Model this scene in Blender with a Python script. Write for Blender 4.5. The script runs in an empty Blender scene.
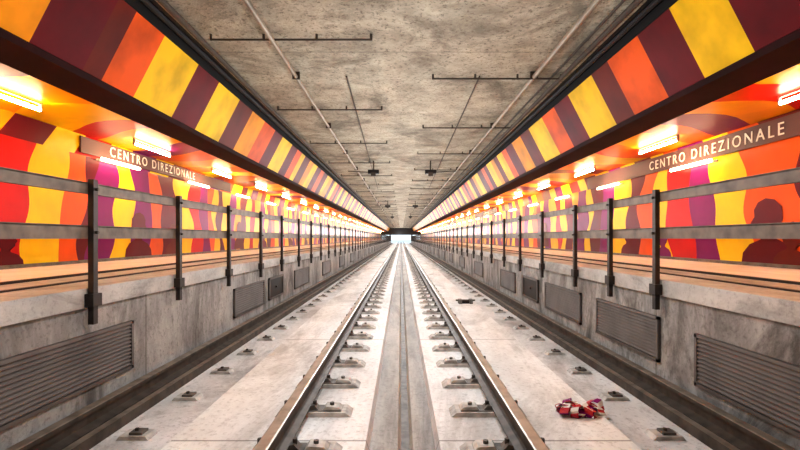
import bpy, math, random
from mathutils import Matrix, Vector
random.seed(7)
scene=bpy.context.scene
try:
    scene.view_settings.view_transform='Standard'
    scene.view_settings.look='None'
    scene.view_settings.exposure=0.8
    for lk in ('Medium High Contrast','Standard - Medium High Contrast'):
        try:
            scene.view_settings.look=lk; print('look ok',lk); break
        except Exception as e: print(e)
except Exception as e: print(e)

def lin(c):
    return tuple(((v/255)/12.92 if v/255<=0.04045 else (((v/255)+0.055)/1.055)**2.4) for v in c)+(1,)

# ---------------- materials ----------------
def newmat(name):
    m=bpy.data.materials.new(name); m.use_nodes=True
    nt=m.node_tree; b=nt.nodes['Principled BSDF']
    return m,nt,b
def paint(name,col,rough=0.25,metal=0,var=0.12,scale=3,coat=0,spec=.5):
    m,nt,b=newmat(name)
    tc=nt.nodes.new('ShaderNodeTexCoord'); n=nt.nodes.new('ShaderNodeTexNoise')
    n.inputs['Scale'].default_value=scale; n.inputs['Detail'].default_value=4
    nt.links.new(tc.outputs['Object'],n.inputs['Vector'])
    mx=nt.nodes.new('ShaderNodeMix'); mx.data_type='RGBA'
    c=lin(col); d=tuple(x*(1-var*2) for x in c[:3])+(1,)
    mx.inputs[6].default_value=d; mx.inputs[7].default_value=c
    rp=nt.nodes.new('ShaderNodeMapRange'); rp.inputs[1].default_value=.3; rp.inputs[2].default_value=.6
    nt.links.new(n.outputs['Fac'],rp.inputs[0]); nt.links.new(rp.outputs[0],mx.inputs[0])
    nt.links.new(mx.outputs[2],b.inputs['Base Color'])
    b.inputs['Roughness'].default_value=rough; b.inputs['Metallic'].default_value=metal
    b.inputs['Specular IOR Level'].default_value=spec
    if coat: b.inputs['Coat Weight'].default_value=coat; b.inputs['Coat Roughness'].default_value=.12
    return m
def concrete(name,ca,cb,cs,stretch=(1,1,1),scale=1.2,speck=0.0,joint=0,bump=.25,rough=.85,stain=.5,lo=.5):
    m,nt,b=newmat(name); N=nt.nodes; L=nt.links
    tc=N.new('ShaderNodeTexCoord'); mp=N.new('ShaderNodeMapping'); mp.inputs['Scale'].default_value=stretch
    L.new(tc.outputs['Object'],mp.inputs['Vector'])
    n1=N.new('ShaderNodeTexNoise'); n1.inputs['Scale'].default_value=scale*1.6; n1.inputs['Detail'].default_value=9; n1.inputs['Roughness'].default_value=.7
    L.new(mp.outputs[0],n1.inputs['Vector'])
    r1=N.new('ShaderNodeMapRange'); r1.inputs[1].default_value=.38; r1.inputs[2].default_value=.62; L.new(n1.outputs['Fac'],r1.inputs[0])
    m1=N.new('ShaderNodeMix'); m1.data_type='RGBA'; m1.inputs[6].default_value=lin(ca); m1.inputs[7].default_value=lin(cb); L.new(r1.outputs[0],m1.inputs[0])
    n2=N.new('ShaderNodeTexNoise'); n2.inputs['Scale'].default_value=scale*.7; n2.inputs['Detail'].default_value=12; n2.inputs['Roughness'].default_value=.72; n2.inputs['Distortion'].default_value=.8
    L.new(mp.outputs[0],n2.inputs['Vector'])
    r2=N.new('ShaderNodeMapRange'); r2.inputs[1].default_value=lo; r2.inputs[2].default_value=lo+.13; r2.inputs[4].default_value=stain; L.new(n2.outputs['Fac'],r2.inputs[0])
    m2=N.new('ShaderNodeMix'); m2.data_type='RGBA'; m2.inputs[7].default_value=lin(cs); L.new(m1.outputs[2],m2.inputs[6]); L.new(r2.outputs[0],m2.inputs[0])
    out=m2.outputs[2]
    n3=N.new('ShaderNodeTexNoise'); n3.inputs['Scale'].default_value=26; n3.inputs['Detail'].default_value=5; n3.inputs['Roughness'].default_value=.7
    L.new(tc.outputs['Object'],n3.inputs['Vector'])
    if speck:
        r3=N.new('ShaderNodeMapRange'); r3.inputs[1].default_value=.53; r3.inputs[2].default_value=.64; r3.inputs[4].default_value=speck; L.new(n3.outputs['Fac'],r3.inputs[0])
        m3=N.new('ShaderNodeMix'); m3.data_type='RGBA'; m3.inputs[7].default_value=lin(cs); L.new(out,m3.inputs[6]); L.new(r3.outputs[0],m3.inputs[0]); out=m3.outputs[2]
    if joint:
        sp=N.new('ShaderNodeSeparateXYZ'); L.new(tc.outputs['Object'],sp.inputs[0])
        dv=N.new('ShaderNodeMath'); dv.operation='DIVIDE'; dv.inputs[1].default_value=joint; L.new(sp.outputs['Y'],dv.inputs[0])
        fr=N.new('ShaderNodeMath'); fr.operation='FRACT'; L.new(dv.outputs[0],fr.inputs[0])
        lt=N.new('ShaderNodeMath'); lt.operation='LESS_THAN'; lt.inputs[1].default_value=.012/joint*1.5; L.new(fr.outputs[0],lt.inputs[0])
        ml=N.new('ShaderNodeMath'); ml.operation='MULTIPLY'; ml.inputs[1].default_value=.6; L.new(lt.outputs[0],ml.inputs[0])
        m4=N.new('ShaderNodeMix'); m4.data_type='RGBA'; m4.inputs[7].default_value=lin((70,62,52)); L.new(out,m4.inputs[6]); L.new(ml.outputs[0],m4.inputs[0]); out=m4.outputs[2]
    L.new(out,b.inputs['Base Color']); b.inputs['Roughness'].default_value=rough
    bp=N.new('ShaderNodeBump'); bp.inputs['Strength'].default_value=bump; bp.inputs['Distance'].default_value=.02
    L.new(n3.outputs['Fac'],bp.inputs['Height']); L.new(bp.outputs[0],b.inputs['Normal'])
    return m
def emis(name,col,s):
    m,nt,b=newmat(name)
    b.inputs['Base Color'].default_value=(1,1,1,1)
    b.inputs['Emission Color'].default_value=lin(col); b.inputs['Emission Strength'].default_value=s
    return m

M={}
PAL={'yellow':(252,204,10),'amber':(246,158,8),'orange':(238,96,6),'red':(204,20,8),'maroon':(106,8,20),'purple':(126,12,98),'brown':(110,30,12)}
for k,c in PAL.items():
    M[k]=paint('enamel_'+k,c,.38,var=.06,spec=.12)
    M['f_'+k]=paint('fascia_'+k,c,.5,var=.2,scale=2,spec=.08)
M['sign']=paint('sign_taupe',(104,78,74),.5,var=.06,spec=.2)
M['letter']=paint('sign_lettering',(238,232,215),.5,var=.02)
M['dark']=paint('dark_metal',(34,27,27),.5,.3)
M['black']=paint('black_void',(12,10,10),.8)
M['soffit']=paint('soffit_maroon',(48,18,18),.7,var=.2,spec=.1)
M['post']=paint('galvanised_post',(64,56,53),.55,.4,var=.2,scale=12)
M['board']=paint('rail_board',(116,102,90),.6,.1,var=.25,scale=8)
M['rail']=paint('rusty_rail',(86,77,70),.6,.3,var=.3,scale=9)
M['railtop']=paint('rail_head',(192,184,176),.35,.7,var=.15,scale=9)
M['outertop']=paint('outer_rail_head',(150,138,126),.5,.4,var=.25,scale=9)
M['clip']=paint('track_fastener_steel',(118,112,107),.6,.3,var=.3,scale=12)
M['pad']=paint('fastener_pad',(200,196,191),.7,var=.25,scale=14)
M['pipe']=paint('conduit_grey',(158,146,130),.55,.2,var=.2)
M['rod']=paint('conduit_dark',(78,68,60),.6,.3,var=.2)
M['vent']=paint('vent_grey',(116,109,106),.6,.3,var=.15)
M['white']=paint('tape_white',(235,228,222),.35)
M['tape_red']=paint('tape_red',(190,36,50),.35)
M['floor']=concrete('floor_concrete',(202,201,200),(232,231,231),(122,118,115),(1,.45,1),1.3,.4,0,.3,.7,.6,.49)
M['slab']=concrete('track_slab',(214,213,212),(240,240,240),(134,129,125),(1,.3,1),1.6,.35,2.88,.25,.65,.55,.50)
M['chan']=concrete('channel_concrete',(146,144,141),(182,179,175),(94,90,86),(2,.3,1),1.5,.3,0,.2,.7,.6)
M['ceil']=concrete('ceiling_concrete',(150,141,124),(186,177,158),(88,79,66),(1,1,1),1.3,.8,2.9,1,.9,.65,.48)
M['wall']=concrete('wall_concrete',(136,133,131),(178,175,172),(72,67,63),(1,1.2,.5),1.5,.4,4.32,.35,.8,.85,.48)
M['edge']=concrete('platform_edge',(164,162,159),(196,194,190),(96,90,87),(1,.5,1),2,.3,0,.2,.6,.6)
M['plat']=concrete('platform_paving',(224,229,232),(242,245,247),(190,190,190),(1,.5,1),1.5,.1,0,.1,.5,.3)
M['ground']=concrete('outdoor_ground',(190,190,185),(210,210,205),(140,140,135))
M['tubeA']=emis('tube_light',(255,228,186),42)
M['tubeB']=emis('tube_light_low',(255,228,186),10)

class MB:
    def __init__(s): s.v=[];s.f=[];s.m=[];s.mats=[]
    def mi(s,k):
        if k not in s.mats: s.mats.append(k)
        return s.mats.index(k)
    def face(s,pts,k):
        i=len(s.v); s.v+= [tuple(p) for p in pts]; s.f.append(tuple(range(i,i+len(pts)))); s.m.append(s.mi(k))
    def box(s,x0,x1,y0,y1,z0,z1,k):
        x0,x1=min(x0,x1),max(x0,x1)
        i=len(s.v); s.v+=[(x0,y0,z0),(x1,y0,z0),(x1,y1,z0),(x0,y1,z0),(x0,y0,z1),(x1,y0,z1),(x1,y1,z1),(x0,y1,z1)]
        for q in [(0,3,2,1),(4,5,6,7),(0,1,5,4),(1,2,6,5),(2,3,7,6),(3,0,4,7)]:
            s.f.append(tuple(i+a for a in q)); s.m.append(s.mi(k))
    def cyl(s,a,b,r,k,n=8):
        a=Vector(a);b=Vector(b);d=(b-a).normalized()
        u=d.cross(Vector((0,0,1)))
        if u.length<.01:u=d.cross(Vector((1,0,0)))
        u.normalize(); w=d.cross(u); i=len(s.v)
        for p in (a,b):
            for j in range(n):
                t=2*math.pi*j/n; s.v.append(tuple(p+u*math.cos(t)*r+w*math.sin(t)*r))
        for j in range(n):
            s.f.append((i+j,i+(j+1)%n,i+n+(j+1)%n,i+n+j)); s.m.append(s.mi(k))
        s.f.append(tuple(i+j for j in range(n))[::-1]); s.m.append(s.mi(k))
        s.f.append(tuple(i+n+j for j in range(n))); s.m.append(s.mi(k))
    def prof(s,pts,y0,y1,k,closed=True,ks=None):
        n=len(pts); i=len(s.v)
        for y in (y0,y1):
            for p in pts: s.v.append((p[0],y,p[1]))
        for j in range(n if closed else n-1):
            s.f.append((i+j,i+(j+1)%n,i+n+(j+1)%n,i+n+j)); s.m.append(s.mi(ks[j] if ks else k))
        if closed:
            s.f.append(tuple(i+j for j in range(n))); s.m.append(s.mi(k))
            s.f.append(tuple(i+n+j for j in range(n))[::-1]); s.m.append(s.mi(k))
    def build(s,name,recalc=True,parent=None):
        me=bpy.data.meshes.new(name); me.from_pydata(s.v,[],s.f)
        for k in s.mats: me.materials.append(M[k])
        me.polygons.foreach_set('material_index',s.m); me.update()
        if recalc:
            import bmesh
            bm=bmesh.new(); bm.from_mesh(me); bmesh.ops.recalc_face_normals(bm,faces=bm.faces); bm.to_mesh(me); bm.free()
        o=bpy.data.objects.new(name,me); scene.collection.objects.link(o)
        if parent: o.parent=parent
        return o

Y0,Y1=-9.0,108.0
FZ=-1.25; PZ=-.36; XW=2.3; XM=4.5; CZ=2.25; SC=1.46; RX=.70

# ---------------- floor ----------------
b=MB()
pts=[(-XW,FZ),(-1.40,FZ),(-1.385,FZ+.03),(-.21,FZ+.03),(-.19,FZ-.03),(-.02,FZ-.045),(.0,FZ-.09),(.055,FZ-.09),(.075,FZ-.045),(.21,FZ-.03),(.23,FZ+.03),(1.385,FZ+.03),(1.40,FZ),(XW,FZ)]
ks=['floor','slab','slab','slab','chan','chan','clip','chan','chan','slab','slab','slab','floor']
b.prof(pts,Y0,150,'floor',closed=False,ks=ks)
b.prof([(-XW,-1.6),(XW,-1.6)],Y0,150,'floor',closed=False)
fl=b.build('floor')

# ---------------- side walls (platform faces) + platforms ----------------
for s,nm in((-1,'left'),(1,'right')):
    b=MB()
    b.prof([(s*XW,-1.6),(s*XW,-.50),(s*2.75,-.50),(s*2.75,-1.6)],Y0,Y1,'wall')
    b.build('wall_track_'+nm)
    b=MB()
    b.box(s*2.25,s*2.62,Y0,Y1,-.50,PZ,'edge')
    b.box(s*2.62,s*2.66,Y0,Y1,-.50,PZ+.012,'dark')
    b.box(s*2.66,s*3.05,Y0,Y1,-.50,PZ,'edge')
    b.box(s*3.05,s*3.10,Y0,Y1,-.50,PZ+.02,'dark')
    b.box(s*3.10,s*4.42,Y0,Y1,-.50,PZ+.01,'plat')
    b.box(s*4.42,s*(XM-.012),Y0,Y1,-.50,PZ+.05,'board')
    b.build('platform_'+nm)

# ---------------- murals ----------------
def wave(y,z): return .10*math.sin(2.6*z+y*.8)+.04*math.sin(6.3*z+1.7*y+1)
def bust(b,x,s,yc,z0,h,k,flip=1):
    P=[(-.55,0),(-.5,.22),(-.38,.34),(-.16,.42),(-.14,.5),(-.24,.56),(-.3,.7),(-.28,.86),(-.15,.97),(.02,1.0),(.17,.95),(.25,.84),(.24,.74),(.32,.65),(.25,.62),(.25,.54),(.16,.49),(.1,.47),(.12,.4),(.34,.33),(.48,.2),(.52,0)]
    c=(x,yc,z0+.35*h)
    for i in range(len(P)):
        a=P[i];d=P[(i+1)%len(P)]
        b.face([c,(x,yc+flip*a[0]*h,z0+a[1]*h),(x,yc+flip*d[0]*h,z0+d[1]*h)],k)
def mural(s,nm,near,busts):
    b=MB(); x=s*XM
    seq=[]; y=Y0
    cyc=['yellow','purple','orange','yellow','maroon','yellow','purple','amber','maroon','yellow','red','yellow','purple','yellow','brown','orange']
    cnt=[0 if s<0 else 5]
    def rnd():
        cnt[0]+=1; return cyc[cnt[0]%len(cyc)]
    while y<near[0][0]-.6:
        w=random.uniform(.3,.6); seq.append((y,rnd())); y+=w
    for (yy,c) in near[:-1]: seq.append((yy,c))
    y=near[-1][0]
    while y<Y1:
        w=random.uniform(.26,.62); seq.append((y,rnd())); y+=w
    seq.append((Y1,None))
    zb,zt,n=PZ,1.17,22
    for i in range(len(seq)-1):
        a,c=seq[i]; e=seq[i+1][0]
        for j in range(n):
            z0=zb+(zt-zb)*j/n; z1=zb+(zt-zb)*(j+1)/n
            def q(v,i2,z):
                loc=.06*math.sin(6*z+i2*2.1)
                return v+(wave(v,z)+loc if 0<i2<len(seq)-1 else 0)
            b.face([(x,q(a,i,z0),z0),(x,q(e,i+1,z0),z0),(x,q(e,i+1,z1),z1),(x,q(a,i,z1),z1)],c)
    y=Y0; i=0
    while y<Y1:
        w=random.uniform(.4,.8); e=min(y+w,Y1); k=rnd()
        sk=lambda v:v if v in(Y0,Y1) else v+.25
        b.face([(x,y,zt),(x,e,zt),(x,sk(e),SC),(x,sk(y),SC)],k); y=e
    for i,(yb,h,k,f) in enumerate(busts): bust(b,x-s*(.005+.001*(i%3)),s,yb,PZ,h,k,f)
    y=9.5; i=0
    while y<Y1-3:
        bust(b,x-s*(.005+.001*(i%3)),s,y,PZ+random.uniform(-.0,.1),random.uniform(.45,.8),random.choice(['maroon','purple','brown']),random.choice([1,-1]))
        y+=random.uniform(2.2,4.2); i+=1
    for z in (.12,.65): b.box(x-s*.001,x-s*.003,Y0,Y1,z,z+.005,'maroon')
    b.box(x+s*.02,x+s*.15,Y0,Y1,PZ-.2,SC+.3,'dark')
    b.build('wall_'+nm,recalc=False)
def D(u): return 2160/u
mural(-1,'left',[(D(460),'red'),(D(372),'yellow'),(D(338),'orange'),(D(318),'maroon'),(D(308),'purple'),(D(288),'yellow'),(D(270),'purple'),(D(252),'orange'),(D(241),'maroon'),(D(224),'yellow'),(D(210),'red'),(D(200),'x')],
  [(D(395),.5,'maroon',1),(D(262),.8,'maroon',1)])
mural(1,'right',[(D(470),'red'),(D(420),'maroon'),(D(398),'orange'),(D(345),'yellow'),(D(314),'purple'),(D(292),'red'),(D(268),'yellow'),(D(256),'orange'),(D(240),'maroon'),(D(228),'yellow'),(D(212),'purple'),(D(200),'x')],
  [(D(366),.85,'maroon',1),(D(392),.55,'brown',-1),(D(262),.5,'purple',1)])

# ---------------- sign boards ----------------
def sign(s,y0,y1,ty,dz):
    b=MB(); x=s*XM
    b.box(x-s*.012,x-s*.035,y0,y1,1.20+dz,1.43+dz*.3,'sign')
    o=b.build('station_name_sign')
    cu=bpy.data.curves.new('lettering','FONT'); cu.body='CENTRO DIREZIONALE'; cu.size=.215; cu.extrude=.004; cu.space_character=1.42
    cu.materials.append(M['letter'])
    t=bpy.data.objects.new('lettering',cu); scene.collection.objects.link(t)
    xa=Vector((0,-s,0)); ya=Vector((0,0,1)); za=Vector((-s,0,0))
    mt=Matrix((xa,ya,za)).transposed().to_4x4(); mt.translation=Vector((x-s*.041,ty,1.255+dz))
    t.matrix_world=mt; t.parent=o
for k in range(5):
    o=k*17.4
    sign(-1,6.7+o,12.6+o,7.35+o,0)
    sign(1,4.9+o,11.5+o,8.62+o,-.045)

# ---------------- platform ceilings, fascias ----------------
def F(u): return 1291/u
fl_=[('maroon',350,300),('brown',300,282),('orange',282,252),('yellow',252,216),('maroon',216,194),('yellow',194,172),('brown',172,158),('amber',158,145),('orange',145,134),('maroon',134,126),('yellow',126,116)]
fr_=[('maroon',400,333),('yellow',333,286),('maroon',286,252),('orange',252,220),('brown',220,203),('yellow',203,178),('maroon',178,163),('orange',163,150),('yellow',150,136),('brown',136,127),('amber',127,118)]
def fascia(s,nm,near):
    b=MB()
    A=(s*2.52,2.16); B=(s*2.86,1.50)
    cols=['maroon','orange','yellow','brown','amber','yellow','maroon','orange','brown','yellow','amber','maroon','yellow','orange']
    rnd=random.Random(3 if s<0 else 5)
    segs=[]; y=F(near[0][1]); i=0
    while y>Y0:
        w=rnd.uniform(.42,.7); segs.append((max(Y0,y-w),y,['amber','orange','maroon','yellow'][i%4])); y-=w;i+=1
    for c,a,e in near: segs.append((F(a),F(e),c))
    y=F(near[-1][2]); i=0
    while y<Y1:
        w=rnd.uniform(.42,.72); e=min(y+w,Y1); segs.append((y,e,cols[i%len(cols)])); y=e;i+=1
    for y,e,c in segs:
        b.face([(A[0],y,A[1]),(A[0],e,A[1]),(B[0],e,B[1]),(B[0],y,B[1])],'f_'+c)
    b.build('trim_fascia_'+nm,recalc=False)
    b=MB()
    b.prof([(s*2.86,1.505),(s*2.84,1.49),(s*2.86,1.44),(s*3.2,1.40),(s*3.2,1.56),(s*2.92,1.56)],Y0,Y1,'soffit')
    b.prof([(s*2.335,2.61),(s*2.335,2.27),(s*2.40,2.27),(s*2.40,2.5),(s*2.52,2.5),(s*2.52,2.17),(s*2.60,2.17),(s*2.60,2.61)],Y0,Y1,'black')
    b.cyl((s*2.45,Y0,2.27),(s*2.45,Y1,2.27),.035,'dark')
    b.build('trim_soffit_'+nm)
    b=MB()
    cs=['amber','orange','yellow','orange','maroon','amber','yellow','red','amber','purple','orange']
    y=Y0;i=0
    while y<Y1:
        w=rnd.uniform(.5,1.1); e=min(y+w,Y1)
        n=6
        for j in range(n):
            xa=3.2+(XM-3.2)*j/n; xb=3.2+(XM-3.2)*(j+1)/n
            f=lambda v,x:(v if v in(Y0,Y1) else v+.18*math.sin(3*x+v)+.35*(x-3.8))
            b.face([(s*xa,f(y,xa),SC),(s*xa,f(e,xa),SC),(s*xb,f(e,xb),SC),(s*xb,f(y,xb),SC)],cs[i%len(cs)])
        y=e;i+=1
    b.box(s*3.2,s*4.5,Y0,Y1,SC+.02,SC+.1,'dark')
    b.build('ceiling_platform_'+nm,recalc=False)
fascia(-1,'left',fl_); fascia(1,'right',fr_)

# ---------------- main ceiling ----------------
b=MB(); b.box(-2.33,2.33,Y0,Y1,CZ,CZ+.4,'ceil'); b.box(-4.65,4.65,Y0,Y1,2.62,2.8,'black')
b.build('ceiling')
for nm,x,r in(('l',-1.42,.026),('r',1.80,.030)):
    b=MB(); b.cyl((x,Y0,CZ-.07),(x,Y1,CZ-.07),r,'pipe',10)
    y=Y0+1
    while y<Y1:
        b.box(x-.05,x+.05,y-.015,y+.015,CZ-.10,CZ,'rod'); y+=2.9
    b.build('ceiling_conduit')
b=MB(); b.cyl((2.2,Y0,CZ-.05),(2.2,Y1,CZ-.05),.03,'rod',8); b.cyl((-2.22,Y0,CZ-.05),(-2.22,Y1,CZ-.05),.03,'rod',8)
b.cyl((2.08,Y0,CZ-.03),(2.08,Y1,CZ-.03),.014,'rod',8)
b.build('ceiling_cable')
def crossbar(y,xa,xb):
    b=MB(); b.cyl((xa,y,CZ-.06),(xb,y,CZ-.06),.012,'rod',8)
    for t in(0,.33,.66,1):
        x=xa+(xb-xa)*t; b.cyl((x,y,CZ-.07),(x,y,CZ),.014,'rod',8)
    b.build('ceiling_crossbar')
y=5.3
while y<100: crossbar(y,-2.1,-.33); y+=2.9
y=6.6
while y<100: crossbar(y,.44,2.2); y+=2.95
b=MB(); b.cyl((-.75,6.6,CZ-.03),(-1.05,22,CZ-.03),.012,'rod',6); b.build('ceiling_cable')
b=MB(); b.cyl((1.08,6.6,CZ-.03),(1.25,22,CZ-.03),.012,'rod',6); b.build('ceiling_cable')
for x in(-.8,.86):
    for y in (14.0,29.0,44.0):
        b=MB(); b.cyl((x,y,CZ),(x,y,CZ-.28),.02,'rod'); b.box(x-.16,x+.16,y-.1,y+.1,CZ-.38,CZ-.27,'dark')
        sg=-1 if x<0 else 1
        b.cyl((x+.16*sg,y,CZ-.33),(x+.75*sg,y,CZ-.30),.014,'rod'); b.box(x-.07,x+.07,y-.16,y-.08,CZ-.46,CZ-.36,'rod')
        b.build('ceiling_loudspeaker')

# ---------------- tube lights ----------------
for s in(-1,1):
    ys=[]; zb=1.16 if s<0 else 1.10
    y=(7.55 if s<0 else 7.3)-2.9*5
    while y<Y1-1: ys.append(y); y+=2.9
    b=MB(); c=MB()
    for y in ys:
        b.box(s*3.885,s*3.915,y-.55,y+.55,SC-.02,SC-.001,'pipe'); b.cyl((s*3.9,y-.53,SC-.075),(s*3.9,y+.53,SC-.075),.020,'tubeA',8)
        for q in(-.54,.54): b.box(s*3.885,s*3.915,y+q-.01,y+q+.01,SC-.095,SC-.02,'pipe')
        for q in(-.45,.45): c.box(s*4.40,s*4.475,y+q-.01,y+q+.01,zb-.01,zb+.01,'pipe')
        c.cyl((s*4.39,y-.5,zb),(s*4.39,y+.5,zb),.027,'tubeB',8)
        c.box(s*4.475,s*4.494,y-.5,y+.5,zb-.015,zb+.015,'pipe')
    b.build('ceiling_tube_light'); c.build('wall_tube_light')

# added fill lights above the track bed, no lamp fixtures here
y=2.6; i=0
while y<Y1:
    ld=bpy.data.lights.new('track_fill_light','POINT'); ld.energy=38; ld.color=(.97,.98,1); ld.shadow_soft_size=0.0
    lo=bpy.data.objects.new('track_fill_light',ld); lo.location=((-.5,.5)[i%2],y,.75); scene.collection.objects.link(lo); y+=2.0; i+=1

# ---------------- railings ----------------
def PD(u): return 480*2.22/u
pl=[PD(u) for u in(308,222,172,140,119,102)]; pr=[PD(u) for u in(255,209,174,141,119,103)]
for s,lst in((-1,pl),(1,pr)):
    L=list(lst)
    while L[-1]<Y1-1.6: L.append(L[-1]+1.44)
    d0=1.44 if s<0 else 2.2
    L=[lst[0]-d0-1.44*k for k in(4,3,2,1,0)]+L
    b=MB()
    for y in L:
        b.box(s*2.20,s*2.24,y-.025,y+.025,-.62,.42,'post')
        b.box(s*2.185,s*2.248,y-.05,y+.05,-.49,-.40,'post')
        for z in(.35,.04): b.cyl((s*2.18,y,z),(s*2.24,y,z),.012,'rod',6)
    for z,h in((.355,.038),(.04,.045)):
        b.box(s*2.241,s*2.27,Y0,Y1-1,z-h,z+h,'board')
        b.box(s*2.241,s*2.30,Y0,Y1-1,z+h-.006,z+h+.006,'board')
    b.build('platform_railing')

# ---------------- vents ----------------
def vent(s,y0,y1,z0=-1.10,z1=-.70):
    b=MB(); X=s*XW
    b.box(X-s*.002,X-s*.008,y0,y1,z0,z1,'black')
    for a in((y0,y0+.03,z0,z1),(y1-.03,y1,z0,z1),(y0,y1,z0,z0+.025),(y0,y1,z1-.025,z1)): b.box(X-s*.002,X-s*.03,a[0],a[1],a[2],a[3],'vent')
    n=11
    for i in range(n):
        z=z0+.03+(z1-z0-.06)*(i+.5)/n
        b.prof([(X-s*.006,z+.014),(X-s*.006,z+.006),(X-s*.026,z-.012),(X-s*.026,z-.004)],y0+.03,y1-.03,'vent')
    b.build('vent_grille')
def panel(s,y0,y1,z0=-1.08,z1=-.70):
    b=MB(); X=s*XW
    b.box(X-s*.002,X-s*.015,y0,y1,z0,z1,'dark')
    for a in((y0,y0+.04,z0,z1),(y1-.04,y1,z0,z1),(y0,y1,z0,z0+.03),(y0,y1,z1-.03,z1)): b.box(X-s*.002,X-s*.03,a[0],a[1],a[2],a[3],'vent')
    b.box(X-s*.015,X-s*.035,(y0+y1)/2-.05,(y0+y1)/2+.05,-.9,-.87,'post')
    b.build('access_hatch')
vent(-1,1.6,4.08); vent(-1,6.57,8.0); panel(-1,8.3,9.3); vent(-1,10.3,11.9)
vent(1,1.9,3.72,-1.14,-.74); vent(1,4.25,5.6); vent(1,6.1,7.6); panel(1,8.0,9.0); vent(1,9.6,11.0)
y=14.0
while y<90: vent(-1,y,y+1.5); vent(1,y-.6,y+.9); y+=3.9

# ---------------- rails ----------------
def railprof(x,z,h=.15,s=1):
    return [(x-.07,z),(x-.07,z+.012),(x-.012,z+.03),(x-.012,z+h-.04),(x-.036,z+h-.03),(x-.036,z+h-.004),(x-.028,z+h),(x+.028,z+h),(x+.036,z+h-.004),(x+.036,z+h-.03),(x+.012,z+h-.04),(x+.012,z+.03),(x+.07,z+.012),(x+.07,z)]
TZ=FZ+.03
for s in(-1,1):
    b=MB(); ks=['rail']*14; ks[5]=ks[6]=ks[7]='railtop'
    b.prof(railprof(s*RX,TZ+.036,.134),Y0,150,'rail',ks=ks)
    b.build('running_rail')
for s in(-1,1):
    b=MB()
    y=3.35-.63*14
    while y<100:
        x=s*RX
        b.prof([(s*.34,TZ),(s*.38,TZ+.03),(s*.83,TZ+.03),(s*.86,TZ)],y-.085,y+.085,'pad')
        if y<60:
            b.box(s*.41,s*.82,y-.06,y+.06,TZ+.03,TZ+.035,'clip')
            for q in(-1,1):
                b.prof([(x+q*.073,TZ+.034),(x+q*.073,TZ+.06),(x+q*.10,TZ+.065),(x+q*.13,TZ+.034)],y-.04,y+.04,'clip')
                b.cyl((x+q*.10,y,TZ+.03),(x+q*.10,y,TZ+.085),.014,'rail',6)
            b.prof([(s*.41,TZ+.035),(s*.43,TZ+.055),(s*.52,TZ+.06),(s*.54,TZ+.035)],y-.05,y+.05,'pad')
            b.cyl((s*.48,y,TZ+.05),(s*.48,y,TZ+.075),.016,'clip',6)
        y+=.63
    b.build('rail_fastener_set')
for s in(-1,1):
    b=MB(); x=s*2.03; ks=['rail']*14; ks[5]=ks[6]=ks[7]='outertop'
    b.prof(railprof(x,FZ+.02,.13),Y0,Y1,'rail',ks=ks)
    b.prof([(s*1.84,FZ),(s*1.84,FZ+.07),(s*1.89,FZ+.07),(s*1.89,FZ)],Y0,Y1,'rail',ks=['rail','outertop','rail','rail'])
    y=3.2-.63*14
    while y<80:
        b.box(s*1.93,s*2.12,y-.09,y+.09,FZ,FZ+.024,'clip')
        y+=1.26
    b.build('conductor_rail')
    b=MB(); y=3.2-.63*14
    while y<70:
        xx=s*1.66
        b.prof([(xx-.10,FZ),(xx-.08,FZ+.025),(xx+.08,FZ+.025),(xx+.10,FZ)],y-.06,y+.06,'pad'); b.box(xx-.03,xx+.05,y-.04,y+.04,FZ+.025,FZ+.04,'clip')
        b.cyl((xx,y,FZ+.03),(xx,y,FZ+.055),.012,'rail',6)
        y+=.72
    b.build('floor_anchor_set')

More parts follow.
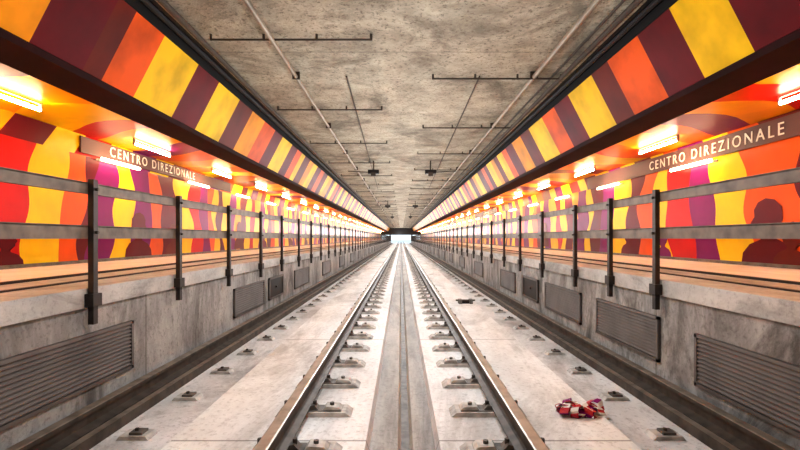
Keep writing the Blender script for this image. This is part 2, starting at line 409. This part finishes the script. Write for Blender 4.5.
# ---------------- debris ----------------
def tape(cx,cy,z,R,n,name,mats):
    b=MB(); rnd=random.Random(11)
    for k in range(n):
        px=cx+rnd.uniform(-R,R); py=cy+rnd.uniform(-R*.4,R*.4); r=rnd.uniform(.025,.05)
        ax=rnd.uniform(0,math.pi); tilt=rnd.uniform(-.5,.5)
        m=12; w=.028
        ring=[]
        for j in range(m+1):
            t=2*math.pi*j/m*rnd.uniform(.97,1.03); rr=r*(1+.25*math.sin(3*t+k))
            lx=rr*math.cos(t)*1.25; lz=rr*math.sin(t)*.75+r*.80
            ring.append((lx,lz))
        for j in range(m):
            def P(q,d):
                lx,lz=ring[q]; dy=d*w
                X=lx*math.cos(ax)-dy*math.sin(ax); Yv=lx*math.sin(ax)+dy*math.cos(ax)
                return (px+X,py+Yv,z+max(0.002,lz+tilt*dy))
            b.face([P(j,-1),P(j+1,-1),P(j+1,1),P(j,1)],mats[(j//2+k)%len(mats)])
    o=b.build(name,recalc=False); sm=o.modifiers.new('thick','SOLIDIFY'); sm.thickness=.003
    return o
tape(1.22,3.33,TZ,.15,22,'barrier_tape_bundle',['tape_red','white','tape_red','purple','white'])
b=MB(); cx,cy=1.2,8.95
b.box(cx-.13,cx+.13,cy-.03,cy+.03,TZ,TZ+.05,'dark'); b.box(cx-.13,cx-.07,cy-.08,cy+.08,TZ,TZ+.08,'clip'); b.box(cx+.07,cx+.13,cy-.08,cy+.08,TZ,TZ+.08,'clip'); b.cyl((cx-.18,cy,TZ+.06),(cx+.18,cy,TZ+.06),.015,'rail')
b.build('rail_clamp')

# ---------------- end portal and outside ----------------
b=MB()
b.box(-4.65,4.65,Y1,Y1+.6,.7,2.8,'dark')
for x in(-4.65,-2.6): b.box(x,x+.3,Y1,Y1+.6,-1.6,.7,'dark')
for x in(2.3,4.35): b.box(x,x+.3,Y1,Y1+.6,-1.6,.7,'dark')
b.box(-2.2,2.2,Y1+.2,Y1+.3,.35,.42,'post')
b.build('tunnel_portal')
b=MB(); b.face([(-60,Y1+.6,-1.62),(60,Y1+.6,-1.62),(60,400,-1.62),(-60,400,-1.62)],'ground'); b.build('ground')
b=MB(); b.box(-4.65,4.65,Y0-.3,Y0,-1.6,2.8,'wall'); b.build('wall_back')

# ---------------- world ----------------
w=bpy.data.worlds.new('World'); scene.world=w; w.use_nodes=True
bg=w.node_tree.nodes['Background']; bg.inputs[0].default_value=lin((214,232,246)); bg.inputs[1].default_value=1.0

# ---------------- camera ----------------
cd=bpy.data.cameras.new('camera'); cam=bpy.data.objects.new('camera',cd); scene.collection.objects.link(cam)
cam.location=(0,0,0); cam.rotation_euler=(math.radians(90),0,0)
cd.sensor_width=36; cd.lens=36*480/800; cd.shift_y=13/800; cd.shift_x=-1/800; cd.clip_end=1000
scene.camera=cam
